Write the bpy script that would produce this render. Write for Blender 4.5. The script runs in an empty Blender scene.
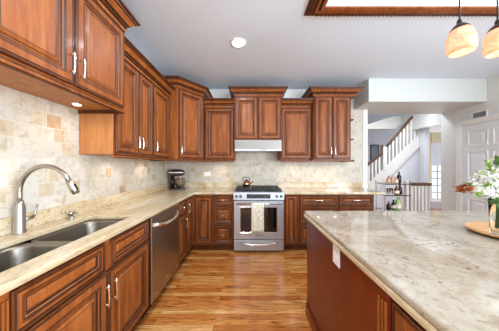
import bpy, bmesh, math, random
from mathutils import Vector, Matrix
random.seed(7)
PI = math.pi
scene = bpy.context.scene
COL = scene.collection

# ------------------------------------------------------------------ camera, world, lights, exposure
CAMH = 1.325
cam_d = bpy.data.cameras.new('camera')
cam_d.sensor_width = 36.0
cam_d.lens = 195.0 / 499.0 * 36.0
cam_d.clip_start = 0.02
cam = bpy.data.objects.new('camera', cam_d)
COL.objects.link(cam)
cam.location = (0, 0, CAMH)
cam.rotation_euler = (PI / 2, 0, 0)
scene.camera = cam

world = bpy.data.worlds.new('World')
scene.world = world
world.use_nodes = True
bg = world.node_tree.nodes['Background']
bg.inputs[0].default_value = (0.86, 0.93, 1.0, 1)
bg.inputs[1].default_value = 1.2

scene.view_settings.view_transform = 'Standard'
scene.view_settings.look = 'None'
scene.view_settings.gamma = 1.0
scene.view_settings.use_curve_mapping = False
scene.view_settings.exposure = 0.18

def area_light(name, loc, rot, sx, sy, power, color):
    d = bpy.data.lights.new(name, 'AREA')
    d.shape = 'RECTANGLE'; d.size = sx; d.size_y = sy
    d.energy = power; d.color = color
    o = bpy.data.objects.new(name, d); COL.objects.link(o)
    o.location = loc; o.rotation_euler = rot
    return o
# added fill at unseen windows behind and beside the camera, plus hall window daylight
area_light('fill_rear', (2.4, -2.90, 1.45), (PI / 2 + 0.85, 0, 0), 2.4, 2.0, 120, (0.80, 0.91, 1.0))
area_light('fill_side', (3.80, -1.5, 1.40), (PI / 2 + 0.28, 0, PI / 2), 2.5, 2.0, 330, (0.80, 0.90, 1.0))
area_light('daylight_hall', (6.5, 6.9, 1.0), (-PI / 2, 0, 0), 0.85, 1.4, 50, (0.86, 0.93, 1.0))
area_light('hall_fill', (3.6, 4.25, 2.70), (0.25, 0, 0), 0.9, 0.3, 20, (0.90, 0.95, 1.0))  # added fill without a fixture, brightens the stair hall
CAN_POWER = 11
PUCK_POWER = 0.65
PENDANT_POWER = 0.45

# ------------------------------------------------------------------ materials
def lin(h):
    h = h.lstrip('#')
    out = []
    for i in (0, 2, 4):
        c = int(h[i:i + 2], 16) / 255
        out.append(c / 12.92 if c <= 0.04045 else ((c + 0.055) / 1.055) ** 2.4)
    return (*out, 1)

class NT:
    def __init__(s, name):
        s.m = bpy.data.materials.new(name); s.m.use_nodes = True
        s.t = s.m.node_tree; s.b = s.t.nodes['Principled BSDF']
    def n(s, typ, **kw):
        nd = s.t.nodes.new(typ)
        for k, v in kw.items():
            if k.startswith('i_'):
                nd.inputs[k[2:].replace('_', ' ')].default_value = v
            else:
                setattr(nd, k, v)
        return nd
    def l(s, a, b): s.t.links.new(a, b)
    def coords(s, scale=(1, 1, 1), rand=False, loc=(0, 0, 0), rot=(0, 0, 0)):
        tc = s.n('ShaderNodeTexCoord'); mp = s.n('ShaderNodeMapping')
        mp.inputs['Scale'].default_value = scale
        mp.inputs['Location'].default_value = loc
        mp.inputs['Rotation'].default_value = rot
        src = tc.outputs['Object']
        if rand:
            oi = s.n('ShaderNodeObjectInfo'); mul = s.n('ShaderNodeVectorMath', operation='SCALE')
            mul.inputs[0].default_value = (13.1, 7.7, 5.3)
            s.l(oi.outputs['Random'], mul.inputs['Scale'])
            ad = s.n('ShaderNodeVectorMath', operation='ADD')
            s.l(src, ad.inputs[0]); s.l(mul.outputs[0], ad.inputs[1]); src = ad.outputs[0]
        s.l(src, mp.inputs[0])
        return mp.outputs[0]
    def noise(s, vec, scale, detail=4, rough=0.55, dist=0.0):
        nd = s.n('ShaderNodeTexNoise')
        nd.inputs['Scale'].default_value = scale; nd.inputs['Detail'].default_value = detail
        nd.inputs['Roughness'].default_value = rough; nd.inputs['Distortion'].default_value = dist
        s.l(vec, nd.inputs['Vector'])
        return nd.outputs['Fac']
    def ramp(s, fac, stops):
        nd = s.n('ShaderNodeValToRGB'); el = nd.color_ramp.elements
        while len(el) < len(stops): el.new(0.5)
        for e, (p, c) in zip(el, stops): e.position = p; e.color = c
        s.l(fac, nd.inputs[0])
        return nd.outputs[0]
    def mix(s, fac, a, b, mode='MIX'):
        nd = s.n('ShaderNodeMix', data_type='RGBA', blend_type=mode)
        for sock, v in ((nd.inputs[0], fac), (nd.inputs[6], a), (nd.inputs[7], b)):
            if isinstance(v, (int, float)): sock.default_value = v
            elif isinstance(v, tuple): sock.default_value = v
            else: s.l(v, sock)
        return nd.outputs[2]
    def bump(s, h, strength, dist=0.002):
        nd = s.n('ShaderNodeBump'); nd.inputs['Strength'].default_value = strength
        nd.inputs['Distance'].default_value = dist
        s.l(h, nd.inputs['Height']); s.l(nd.outputs[0], s.b.inputs['Normal'])
    def base(s, v, rough=0.5, metal=0.0, spec=0.5):
        if isinstance(v, tuple): s.b.inputs['Base Color'].default_value = v
        else: s.l(v, s.b.inputs['Base Color'])
        s.b.inputs['Roughness'].default_value = rough
        s.b.inputs['Metallic'].default_value = metal
        s.b.inputs['Specular IOR Level'].default_value = spec

def plain(name, col, rough=0.5, metal=0.0, spec=0.5, var=0.06):
    t = NT(name); v = t.coords(rand=True)
    f = t.noise(v, 14, 3)
    c = lin(col)
    a = tuple(min(1, x * (1 + var)) for x in c[:3]) + (1,)
    b = tuple(x * (1 - var) for x in c[:3]) + (1,)
    t.base(t.ramp(f, [(0.3, b), (0.7, a)]), rough, metal, spec)
    return t.m

def wood(name, dark, mid, light, rough=0.3, scale=(9, 9, 1.1), spec=0.45, coat=0.0):
    t = NT(name); v = t.coords(scale, rand=True)
    f = t.noise(v, 2.2, 6, 0.6, 0.6)
    c = t.ramp(f, [(0.28, lin(dark)), (0.5, lin(mid)), (0.72, lin(light))])
    v2 = t.coords((70, 70, 3), rand=True)
    g = t.noise(v2, 1.6, 3)
    c2 = t.mix(0.13, c, t.ramp(g, [(0.35, (0.35, 0.35, 0.35, 1)), (0.65, (1, 1, 1, 1))]), 'MULTIPLY')
    t.base(c2, rough, 0, spec)
    t.b.inputs['Coat Weight'].default_value = coat
    t.b.inputs['Coat Roughness'].default_value = 0.12
    return t.m

WOOD = wood('cherry_wood', '#733917', '#925022', '#a96531', 0.43, coat=0.04, spec=0.3)
WOODF = wood('cherry_wood_frame', '#6c3414', '#8a4a1f', '#a05c2c', 0.43, coat=0.04, spec=0.3)
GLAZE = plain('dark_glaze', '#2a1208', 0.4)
WOODD = wood('cherry_wood_moulding', '#43200c', '#5a2e13', '#6d3d1b', 0.43, coat=0.04, spec=0.3)
WOODI = wood('island_mahogany', '#591a0a', '#6b230d', '#772a12', 0.3, coat=0.1)
PLY = wood('maple_side_panel', '#a86a38', '#b57642', '#c0824e', 0.45)
OAKB = wood('turntable_beech', '#c98e55', '#d9a56c', '#e4b680', 0.35, scale=(2, 14, 14))
RAILW = wood('handrail_oak', '#4e3422', '#66462e', '#7c5a3c', 0.3, scale=(3, 9, 9))
WHITE = plain('white_paint', '#eceae4', 0.45, var=0.015)
CEILM = plain('ceiling_paint', '#dbe7f4', 0.85, spec=0.2, var=0.012)
WALLM = plain('grey_wall_paint', '#dededb', 0.7, spec=0.25, var=0.012)
WALLW = plain('white_wall_paint', '#eef0ec', 0.7, spec=0.25, var=0.012)
HEADM = plain('header_paint', '#d2d6d4', 0.7, spec=0.25, var=0.012)
HALLW = plain('hall_paint', '#e6e8ee', 0.7, spec=0.25, var=0.012)
YELW = plain('cream_wall_paint', '#e6dcae', 0.7, spec=0.25, var=0.015)
DOORW = plain('door_paint', '#e8e9ea', 0.4, var=0.012)
STEEL = plain('satin_nickel', '#aba59b', 0.34, 1.0, var=0.03)
PEWTER = plain('pewter_enamel', '#5d574d', 0.28, 0.6, var=0.05)
STEELD = plain('dark_nickel', '#6f6d6a', 0.3, 1.0, var=0.03)
CHROME = plain('bright_nickel', '#ece9e2', 0.16, 1.0, var=0.02)
BLACKM = plain('black_enamel', '#161616', 0.25, var=0.2)
IRON = plain('cast_iron', '#232323', 0.55, var=0.2)
GLASSB = plain('black_glass', '#0a0b0d', 0.06, spec=0.8, var=0.1)
BRONZE = plain('oil_rubbed_bronze', '#3a2a20', 0.4, 0.7, var=0.1)
COPPER = plain('copper_metal', '#b8946c', 0.2, 1.0, var=0.06)
PLATE = plain('ivory_plastic', '#efe9dd', 0.4, var=0.015)
WHITEP = plain('white_plastic', '#f2f1ee', 0.35, var=0.015)
LEAF = plain('green_leaf', '#9dba55', 0.5, var=0.35)
LEAFD = plain('dark_green_leaf', '#55773a', 0.5, var=0.3)
STEMM = plain('green_stem', '#4b6e34', 0.5, var=0.2)
PETAL = plain('white_petal', '#e2e1d6', 0.6, var=0.04)
ORANGE = plain('russet_leaf', '#b5652f', 0.55, var=0.3)
AMBER = plain('amber_bottle', '#6a2f14', 0.12, var=0.2)
PINKB = plain('rose_liquor', '#c79a86', 0.15, var=0.15)
DARKB = plain('dark_bottle', '#23160f', 0.1, var=0.2)
GREENB = plain('green_bottle', '#8fbf6a', 0.15, var=0.15)
LABELM = plain('paper_label', '#e7ddc8', 0.6, var=0.05)
VENTD = plain('vent_grey', '#90949a', 0.6, var=0.05)  # plain grey of the louvres, muntins, badge and picture

def brushed(name, col, rough, axis_scale, metal=1.0):
    t = NT(name); v = t.coords(axis_scale)
    f = t.noise(v, 3, 4)
    c = lin(col)
    t.base(t.ramp(f, [(0.3, tuple(x * 0.9 for x in c[:3]) + (1,)), (0.7, tuple(min(1, x * 1.08) for x in c[:3]) + (1,))]), rough, metal)
    t.bump(f, 0.05, 0.001)
    return t.m
INOX = brushed('brushed_stainless', '#bfc6ce', 0.36, (2, 2, 160), 0.75)
INOXD = brushed('brushed_stainless_dark', '#b5aa9d', 0.3, (2, 2, 160), 1.0)
HOODM = brushed('hood_stainless', '#8f8c86', 0.4, (2, 2, 160))
SINKM = brushed('sink_stainless', '#8a8378', 0.33, (4, 60, 4))

def glass_mat(name, col, rough=0.02, ior=1.45):
    t = NT(name); v = t.coords(); f = t.noise(v, 8, 2)
    c = lin(col)
    t.base(t.ramp(f, [(0.3, c), (0.7, tuple(min(1, x * 1.02) for x in c[:3]) + (1,))]), rough)
    t.b.inputs['Transmission Weight'].default_value = 1.0
    t.b.inputs['IOR'].default_value = ior
    return t.m
GLASS = glass_mat('clear_glass', '#fafdfc', ior=1.18)
SHELFG = glass_mat('shelf_glass', '#dfeee8', ior=1.2)
WINGL = glass_mat('window_glass', '#fbfdff', ior=1.02)

def emit(name, col, strength, base='#ffffff'):
    t = NT(name); v = t.coords(); f = t.noise(v, 30, 2)
    c = lin(col)
    t.base(lin(base), 0.4)
    t.l(t.ramp(f, [(0.2, c), (0.8, tuple(min(1, x * 1.05) for x in c[:3]) + (1,))]), t.b.inputs['Emission Color'])
    t.b.inputs['Emission Strength'].default_value = strength
    return t.m
CANGLOW = emit('lamp_lens', '#fff2dc', 6.0)
PUCKGLOW = emit('puck_lens', '#ffe3b8', 6.0)
BULBGLOW = emit('bulb_glow', '#fff0d0', 9.0)
DISPLAY = emit('display_glow', '#26263a', 0.25, '#101014')

def alabaster():
    t = NT('alabaster_glass'); v = t.coords(rand=True)
    f = t.noise(v, 16, 4, 0.6, 1.2)
    c = t.ramp(f, [(0.3, lin('#dba888')), (0.55, lin('#eac6ae')), (0.75, lin('#f4e0d2'))])
    t.base(c, 0.25)
    t.b.inputs['Subsurface Weight'].default_value = 0.0
    t.l(c, t.b.inputs['Emission Color'])
    t.b.inputs['Emission Strength'].default_value = 0.2
    tr = t.n('ShaderNodeBsdfTranslucent'); t.l(c, tr.inputs['Color'])
    mx = t.n('ShaderNodeMixShader'); mx.inputs[0].default_value = 0.5
    t.l(t.b.outputs[0], mx.inputs[1]); t.l(tr.outputs[0], mx.inputs[2])
    t.l(mx.outputs[0], t.t.nodes['Material Output'].inputs[0])
    return t.m
ALAB = alabaster()

def granite(name, c0, c1, c2, fleck, rough=0.1, stretch=(1.0, 0.45, 1.0), rot=0.5, spot='#5a4234'):
    t = NT(name); v = t.coords((1, 1, 1))
    vs = t.coords(stretch, rot=(0, 0, rot))
    big = t.noise(vs, 4.5, 9, 0.68, 0.7)
    c = t.ramp(big, [(0.3, lin(c0)), (0.5, lin(c1)), (0.68, lin(c2))])
    veins = t.noise(vs, 13, 7, 0.72, 1.6)
    c = t.mix(t.ramp(veins, [(0.53, (0, 0, 0, 1)), (0.70, (0.8, 0.8, 0.8, 1))]), c, lin(fleck))
    sm = t.noise(v, 55, 4, 0.65)
    c = t.mix(t.ramp(sm, [(0.57, (0, 0, 0, 1)), (0.70, (0.55, 0.55, 0.55, 1))]), c, lin('#7d6248'))
    patch = t.noise(vs, 2.6, 3, 0.5, 0.8)
    sp = t.noise(v, 34, 3, 0.6)
    pm_ = t.n('ShaderNodeMath', operation='MULTIPLY')
    t.l(t.ramp(patch, [(0.48, (0, 0, 0, 1)), (0.62, (1, 1, 1, 1))]), pm_.inputs[0]); t.l(t.ramp(sp, [(0.57, (0, 0, 0, 1)), (0.66, (0.85, 0.85, 0.85, 1))]), pm_.inputs[1])
    c = t.mix(pm_.outputs[0], c, lin(spot))
    t.base(c, rough, 0, 0.5)
    return t.m
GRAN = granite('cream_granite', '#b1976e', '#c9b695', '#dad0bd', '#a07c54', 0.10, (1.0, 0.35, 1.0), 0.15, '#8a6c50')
GRANI = granite('island_granite', '#968168', '#aa9e8b', '#b9b0a4', '#86705a', 0.04, (1.0, 0.8, 1.0), 0.5, '#5e4a3c')

def tile(name, horiz, tan=('#c8bba5', '#bda585', '#b3987a')):
    # tumbled stone tiles; the wall's own plane is (horiz, z)
    t = NT(name); tc = t.n('ShaderNodeTexCoord'); sep = t.n('ShaderNodeSeparateXYZ')
    t.l(tc.outputs['Object'], sep.inputs[0])
    cmb = t.n('ShaderNodeCombineXYZ')
    t.l(sep.outputs[0 if horiz == 'x' else 1], cmb.inputs[0]); t.l(sep.outputs[2], cmb.inputs[1])
    def brick(w, h):
        b = t.n('ShaderNodeTexBrick')
        b.offset = 0.5; b.squash = 0.72; b.squash_frequency = 3
        b.inputs['Color1'].default_value = (0, 0, 0, 1); b.inputs['Color2'].default_value = (1, 1, 1, 1)
        b.inputs['Mortar'].default_value = (0.5, 0.5, 0.5, 1)
        b.inputs['Scale'].default_value = 1.0
        b.inputs['Mortar Size'].default_value = 0.003
        b.inputs['Mortar Smooth'].default_value = 0.3
        b.inputs['Brick Width'].default_value = w; b.inputs['Row Height'].default_value = h
        t.l(cmb.outputs[0], b.inputs['Vector'])
        return b
    b = brick(0.112, 0.1)
    c = t.ramp(b.outputs['Color'], [(0.0, lin('#c6bcab')), (0.25, lin('#d0c8ba')), (0.45, lin('#c3beb3')), (0.62, lin('#cfc8bb')), (0.8, lin(tan[0])), (0.95, lin(tan[1])), (1.0, lin(tan[2]))])
    n = t.noise(cmb.outputs[0], 11, 6, 0.65, 1.2)
    c = t.mix(0.5, c, t.ramp(n, [(0.34, lin('#c8b08c')), (0.52, lin('#ffffff')), (0.8, lin('#ffffff'))]), 'MULTIPLY')
    c = t.mix(b.outputs['Fac'], c, lin('#cdc5b7'))
    t.base(c, 0.42, 0, 0.4)
    inv = t.n('ShaderNodeMath', operation='SUBTRACT'); inv.inputs[0].default_value = 1
    t.l(b.outputs['Fac'], inv.inputs[1])
    t.bump(inv.outputs[0], 0.12, 0.002)
    return t.m
TILEX = tile('stone_tile_back', 'x', ('#cac0ae', '#c3b59c', '#bfae92'))
TILEY = tile('stone_tile_left', 'y')

def floor_mat():
    t = NT('oak_floor')
    v = t.coords()
    b = t.n('ShaderNodeTexBrick'); b.offset = 0.37; b.offset_frequency = 2
    b.inputs['Color1'].default_value = (0, 0, 0, 1); b.inputs['Color2'].default_value = (1, 1, 1, 1)
    b.inputs['Mortar'].default_value = (0, 0, 0, 1)
    b.inputs['Scale'].default_value = 1; b.inputs['Mortar Size'].default_value = 0.0012
    b.inputs['Brick Width'].default_value = 0.8; b.inputs['Row Height'].default_value = 0.060
    t.l(v, b.inputs['Vector'])
    c = t.ramp(b.outputs['Color'], [(0.0, lin('#c27836')), (0.35, lin('#dd9952')), (0.65, lin('#e8ad66')), (1.0, lin('#f6ca8a'))])
    off = t.n('ShaderNodeVectorMath', operation='ADD'); t.l(v, off.inputs[0])
    sc = t.n('ShaderNodeVectorMath', operation='SCALE'); sc.inputs['Scale'].default_value = 7.0
    t.l(b.outputs['Color'], sc.inputs[0]); t.l(sc.outputs[0], off.inputs[1])
    mp = t.n('ShaderNodeMapping'); mp.inputs['Scale'].default_value = (1.3, 16, 1); t.l(off.outputs[0], mp.inputs[0])
    g = t.noise(mp.outputs[0], 2.0, 7, 0.65, 2.0)
    c = t.mix(0.95, c, t.ramp(g, [(0.34, lin('#7a4720')), (0.48, lin('#e6ccae')), (0.7, lin('#ffffff'))]), 'MULTIPLY')
    mp2 = t.n('ShaderNodeMapping'); mp2.inputs['Scale'].default_value = (4, 90, 1); t.l(off.outputs[0], mp2.inputs[0])
    g2 = t.noise(mp2.outputs[0], 1.5, 3)
    c = t.mix(0.3, c, t.ramp(g2, [(0.35, lin('#9a7350')), (0.6, lin('#ffffff'))]), 'MULTIPLY')
    c = t.mix(b.outputs['Fac'], c, lin('#5a3114'))
    t.base(c, 0.2, 0, 0.5)
    return t.m
FLOORM = floor_mat()

def towel_mat():
    t = NT('floral_towel'); v = t.coords((1, 1, 1))
    f = t.noise(v, 26, 3, 0.6, 1.0)
    c = t.ramp(f, [(0.40, lin('#e9e7dc')), (0.54, lin('#e2dcc0')), (0.58, lin('#c3b070')), (0.62, lin('#e9e6da')), (0.7, lin('#8f9aa0'))])
    t.base(c, 0.9, 0, 0.1)
    return t.m
TOWEL = towel_mat()

# ------------------------------------------------------------------ mesh helpers
class MB:
    """collects shapes in one bmesh; every face gets the index of its material"""
    def __init__(s): s.bm = bmesh.new(); s.mats = []
    def mi(s, m):
        if m not in s.mats: s.mats.append(m)
        return s.mats.index(m)
    def face(s, vs, m, smooth=False):
        try: f = s.bm.faces.new(vs)
        except ValueError: return None
        f.material_index = s.mi(m); f.smooth = smooth
        return f
    def box(s, x0, x1, y0, y1, z0, z1, m):
        v = [s.bm.verts.new(p) for p in ((x0, y0, z0), (x1, y0, z0), (x1, y1, z0), (x0, y1, z0), (x0, y0, z1), (x1, y0, z1), (x1, y1, z1), (x0, y1, z1))]
        for q in ((0, 3, 2, 1), (4, 5, 6, 7), (0, 1, 5, 4), (1, 2, 6, 5), (2, 3, 7, 6), (3, 0, 4, 7)):
            s.face([v[i] for i in q], m)
    def prism(s, pts, z0, z1, m, axis='z'):
        def P(a, b, c):
            return (a, b, c) if axis == 'z' else ((a, c, b) if axis == 'y' else (c, a, b))
        lo = [s.bm.verts.new(P(p[0], p[1], z0)) for p in pts]
        hi = [s.bm.verts.new(P(p[0], p[1], z1)) for p in pts]
        n = len(pts)
        s.face(lo[::-1], m); s.face(hi, m)
        for i in range(n): s.face([lo[i], lo[(i + 1) % n], hi[(i + 1) % n], hi[i]], m)
    def loft(s, loops, m, cap0=True, cap1=True, smooth=True, mats=None, closed=True):
        rows = [[s.bm.verts.new(p) for p in L] for L in loops]
        n = len(rows[0])
        for k in range(len(rows) - 1):
            mm = mats[k] if mats else m
            for i in range(n if closed else n - 1):
                j = (i + 1) % n
                s.face([rows[k][i], rows[k][j], rows[k + 1][j], rows[k + 1][i]], mm, smooth)
        if cap0 and closed: s.face(rows[0][::-1], mats[0] if mats else m)
        if cap1 and closed: s.face(rows[-1], mats[-1] if mats else m)
    def lathe(s, prof, m, c=(0, 0, 0), n=20, M=None, mats=None, cap0=True, cap1=True):
        loops = []
        for r, z in prof:
            L = []
            for i in range(n):
                a = 2 * PI * i / n
                p = Vector((c[0] + r * math.cos(a), c[1] + r * math.sin(a), c[2] + z))
                if M: p = M @ p
                L.append(p)
            loops.append(L)
        s.loft(loops, m, cap0, cap1, True, mats)
    def tube(s, pts, r, m, n=10):
        pts = [Vector(p) for p in pts]
        R = r if isinstance(r, (list, tuple)) else [r] * len(pts)
        loops = []; up = None
        for i, p in enumerate(pts):
            d = (pts[min(i + 1, len(pts) - 1)] - pts[max(i - 1, 0)]).normalized()
            if up is None:
                up = Vector((0, 0, 1)) if abs(d.z) < 0.9 else Vector((1, 0, 0))
            a = d.cross(up).normalized(); up = a.cross(d).normalized()
            loops.append([p + (a * math.cos(2 * PI * k / n) + up * math.sin(2 * PI * k / n)) * R[i] for k in range(n)])
        s.loft(loops, m)
    def sweep(s, path, prof, m, z=0, mats=None, closed=False, dentil=None):
        """prof = [(out, height)...] carried along a plan polyline with mitred corners; out is to the right-hand side of the path"""
        P = [Vector((p[0], p[1])) for p in path]; n = len(P)
        offs = []
        for i in range(n):
            def nrm(a, b):
                d = (b - a).normalized(); return Vector((d.y, -d.x))
            if closed: n1, n2 = nrm(P[i - 1], P[i]), nrm(P[i], P[(i + 1) % n])
            else:
                n1 = nrm(P[i - 1], P[i]) if i > 0 else nrm(P[0], P[1])
                n2 = nrm(P[i], P[i + 1]) if i < n - 1 else n1
            b = (n1 + n2); b = b / max(1e-6, b.dot(n1))
            offs.append(b)
        rows = [[s.bm.verts.new((P[i].x + offs[i].x * o, P[i].y + offs[i].y * o, z + h)) for o, h in prof] for i in range(n)]
        k = len(prof)
        for i in range(n if closed else n - 1):
            j = (i + 1) % n
            for q in range(k - 1):
                s.face([rows[i][q], rows[j][q], rows[j][q + 1], rows[i][q + 1]], mats[q] if mats else m)
        if not closed:
            s.face(rows[0], m); s.face(rows[-1][::-1], m)
        if dentil:
            do, dz, dw, dh, dd, md = dentil
            for i in range(n if closed else n - 1):
                a = P[i]; b = P[(i + 1) % n]; d = (b - a); L = d.length; d.normalize(); nn = Vector((d.y, -d.x))
                cnt = max(1, int(L / (dw * 2)))
                for q in range(cnt):
                    c = a + d * ((q + 0.5) * L / cnt) + nn * do
                    w = dw / 2
                    pp = [c - d * w, c + d * w, c + d * w + nn * dd, c - d * w + nn * dd]
                    s.prism([(p.x, p.y) for p in pp], z + dz, z + dz + dh, md)
    def rings(s, w, h, rings, x0=0, z0=0, y0=0):
        """concentric rectangles in the xz plane: rings = [(inset, y, material of the band up to the next ring)]"""
        rows = []
        for ins, y, _ in rings:
            rows.append([s.bm.verts.new((x0 + a, y0 + y, z0 + b)) for a, b in ((ins, ins), (w - ins, ins), (w - ins, h - ins), (ins, h - ins))])
        for k in range(len(rows) - 1):
            for i in range(4):
                j = (i + 1) % 4
                s.face([rows[k][i], rows[k][j], rows[k + 1][j], rows[k + 1][i]], rings[k][2])
        s.face(rows[-1], rings[-1][2])
        s.face(rows[0][::-1], rings[0][2])
    def build(s, name, parent=None, loc=None, rotz=0, bevel=0, smooth_by=False):
        bmesh.ops.recalc_face_normals(s.bm, faces=s.bm.faces)
        me = bpy.data.meshes.new(name); s.bm.to_mesh(me); s.bm.free()
        for m in s.mats: me.materials.append(m)
        o = bpy.data.objects.new(name, me); COL.objects.link(o)
        if parent: o.parent = parent
        if loc: o.location = loc
        if rotz: o.rotation_euler = (0, 0, rotz)
        if bevel:
            b = o.modifiers.new('bevel', 'BEVEL'); b.width = bevel; b.segments = 2; b.limit_method = 'ANGLE'
        return o

def tag(o, label=None, cat=None, group=None, kind=None):
    if label: o['label'] = label
    if cat: o['category'] = cat
    if group: o['group'] = group
    if kind: o['kind'] = kind
    return o
def thing(name, label, cat, loc=(0, 0, 0), rotz=0, group=None):
    o = bpy.data.objects.new(name, None); COL.objects.link(o)
    o.empty_display_size = 0.05
    o.location = loc; o.rotation_euler = (0, 0, rotz)
    return tag(o, label, cat, group)
def copy_tree(o, parent=None):
    c = o.copy(); COL.objects.link(c)
    if parent: c.parent = parent
    for ch in list(o.children): copy_tree(ch, c)
    return c
def struct(mb, name, label, cat, **kw):
    return tag(mb.build(name, **kw), label, cat, kind='structure')
def slab(outer, holes, z0, z1, m):
    """plan outline with holes, extruded"""
    mb = MB()
    bm = mb.bm
    def loop(pts, z):
        vs = [bm.verts.new((p[0], p[1], z)) for p in pts]
        return vs, [bm.edges.new((vs[i], vs[(i + 1) % len(vs)])) for i in range(len(vs))]
    lo, hi = [], []
    for z, store in ((z0, lo), (z1, hi)):
        es = []
        for pts in [outer] + holes:
            v, e = loop(pts, z); store.append(v); es += e
        r = bmesh.ops.triangle_fill(bm, use_beauty=True, use_dissolve=False, edges=es)
        for f in [g for g in r['geom'] if isinstance(g, bmesh.types.BMFace)]: f.material_index = mb.mi(m)
    for a, b in zip(lo, hi):
        n = len(a)
        for i in range(n): mb.face([a[i], a[(i + 1) % n], b[(i + 1) % n], b[i]], m)
    return mb
def rrect(x0, x1, y0, y1, r, n=5):
    out = []
    for cx, cy, a0 in ((x1 - r, y1 - r, 0), (x0 + r, y1 - r, 90), (x0 + r, y0 + r, 180), (x1 - r, y0 + r, 270)):
        for k in range(n + 1):
            a = math.radians(a0 + 90 * k / n); out.append((cx + r * math.cos(a), cy + r * math.sin(a)))
    return out

# ------------------------------------------------------------------ the setting
WX, BY, RX, CZ = -1.465, 3.63, 3.86, 2.74       # left wall, back wall, right wall, ceiling height
REAR = -3.0
HX0, HX1, HY = 1.2, 6.2, 7.0                     # the hall beyond the opening

mb = MB(); mb.box(WX - 0.15, HX1 + 0.1, REAR - 0.1, HY + 0.1, -0.1, 0, FLOORM)
struct(mb, 'floor', 'honey coloured oak plank floor with glossy finish', 'floor')

TX0, TX1, TY0, TY1 = 0.615, 2.75, -0.6, 1.730      # tray recess
mb = slab([(WX - 0.15, REAR - 0.1), (RX + 0.15, REAR - 0.1), (RX + 0.15, 3.93), (WX - 0.15, 3.93)],
          [[(TX0, TY0), (TX1, TY0), (TX1, TY1), (TX0, TY1)]], CZ, CZ + 0.13, CEILM)
mb.box(TX0 - 0.1, TX1 + 0.1, TY0 - 0.1, TY1 + 0.1, CZ + 0.131, CZ + 0.2, CEILM)
struct(mb, 'ceiling', 'flat pale grey ceiling with a recessed tray over the island', 'ceiling')

mb = MB(); mb.box(WX - 0.15, WX, REAR, 3.93, 0, CZ, WALLW)
mb.box(WX, WX + 0.008, -1.2, BY, 1.0, 1.86, TILEY)
struct(mb, 'wall_left', 'left wall clad in tumbled cream stone tiles above the counter', 'wall')
mb = MB(); mb.box(WX, 2.105, BY, 3.93, 0, CZ, WALLW)
mb.box(WX + 0.009, 1.64, BY - 0.008, BY, 0.9, 1.72, TILEX)
mb.box(1.64, 2.105, BY - 0.008, BY, 0.9, 2.364, TILEX)
struct(mb, 'wall_back', 'back wall with cream stone tile backsplash behind the range', 'wall')
mb = MB(); mb.box(RX, RX + 0.15, -0.2, 3.93, 0, CZ, WALLM); mb.box(RX, RX + 0.15, REAR, -2.8, 0, CZ, WALLM)
mb.box(RX, RX + 0.15, -2.8, -0.2, 0, 0.35, WALLM); mb.box(RX, RX + 0.15, -2.8, -0.2, 2.55, CZ, WALLM)
struct(mb, 'wall_right', 'plain light grey wall on the right with a white door', 'wall')
mb = MB()
mb.box(WX, 1.15, REAR - 0.1, REAR, 0, CZ, WALLM); mb.box(3.65, RX + 0.15, REAR - 0.1, REAR, 0, CZ, WALLM)
mb.box(1.15, 3.65, REAR - 0.1, REAR, 0, 0.35, WALLM); mb.box(1.15, 3.65, REAR - 0.1, REAR, 2.55, CZ, WALLM)
struct(mb, 'wall_rear', 'light grey wall behind the camera with an added wide window', 'wall')
def frame_window(name, label, loc, rz, w, h):
    r = thing(name, label, 'window', loc, rz); r['kind'] = 'structure'
    mb = MB()
    for b in ((0, 0.06, 0, h), (w - 0.06, w, 0, h), (w / 2 - 0.03, w / 2 + 0.03, 0.06, h - 0.06), (0.06, w - 0.06, 0, 0.06), (0.06, w - 0.06, h - 0.06, h)): mb.box(b[0], b[1], 0, 0.06, b[2], b[3], WHITE)
    mb.build('window_frame', r)
frame_window('fill_window_2', 'wide white framed window added behind the camera for fill light', (1.15, REAR - 0.09, 0.35), 0, 2.5, 2.2)  # unseen window, added as the opening for the rear fill
frame_window('fill_window_3', 'wide white framed window added in the right wall for fill light', (RX + 0.14, -2.8, 0.35), PI / 2, 2.6, 2.2)  # unseen window, added as the opening for the side fill
mb = MB()
mb.box(1.94, RX - 0.002, 3.17, BY - 0.01, 2.365, CZ - 0.001, HEADM)
mb.box(2.107, RX - 0.002, BY - 0.01, 3.93, 2.365, CZ - 0.001, HEADM)
struct(mb, 'wall_header', 'white dropped header above the opening to the hall', 'wall')
mb = MB(); mb.box(2.106, 2.19, BY - 0.02, 3.95, 0, 2.363, WHITE)
struct(mb, 'trim_1', 'white vertical trim at the end of the tiled wall', 'trim', bevel=0.004)
# tray moulding: stepped wooden frame hung under the edge of the recess, with dentils on its outer side
mb = MB()
path = [(TX0, TY0), (TX0, TY1), (TX1, TY1), (TX1, TY0)]       # outside of this path is to the left, so walk it backwards
path = path[::-1]
prof = [(-0.004, -0.002), (-0.040, -0.038), (-0.040, -0.046), (-0.012, -0.050), (0.004, -0.036), (0.030, -0.042), (0.044, -0.030), (0.060, -0.030), (0.065, -0.020), (0.084, -0.018), (0.090, -0.010), (0.103, -0.008), (0.103, -0.002)]
pm = [WOODF, WOOD, WOODF, GLAZE, WOODF, GLAZE, WOODD, GLAZE, WOODD, GLAZE, WOODD, WOODD]
mb.sweep(path, prof, WOODD, CZ, pm, closed=True, dentil=(0.068, -0.022, 0.018, 0.016, 0.026, WOODD))
struct(mb, 'trim_2', 'dark stained dentil moulding framing the ceiling tray', 'trim')

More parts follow.
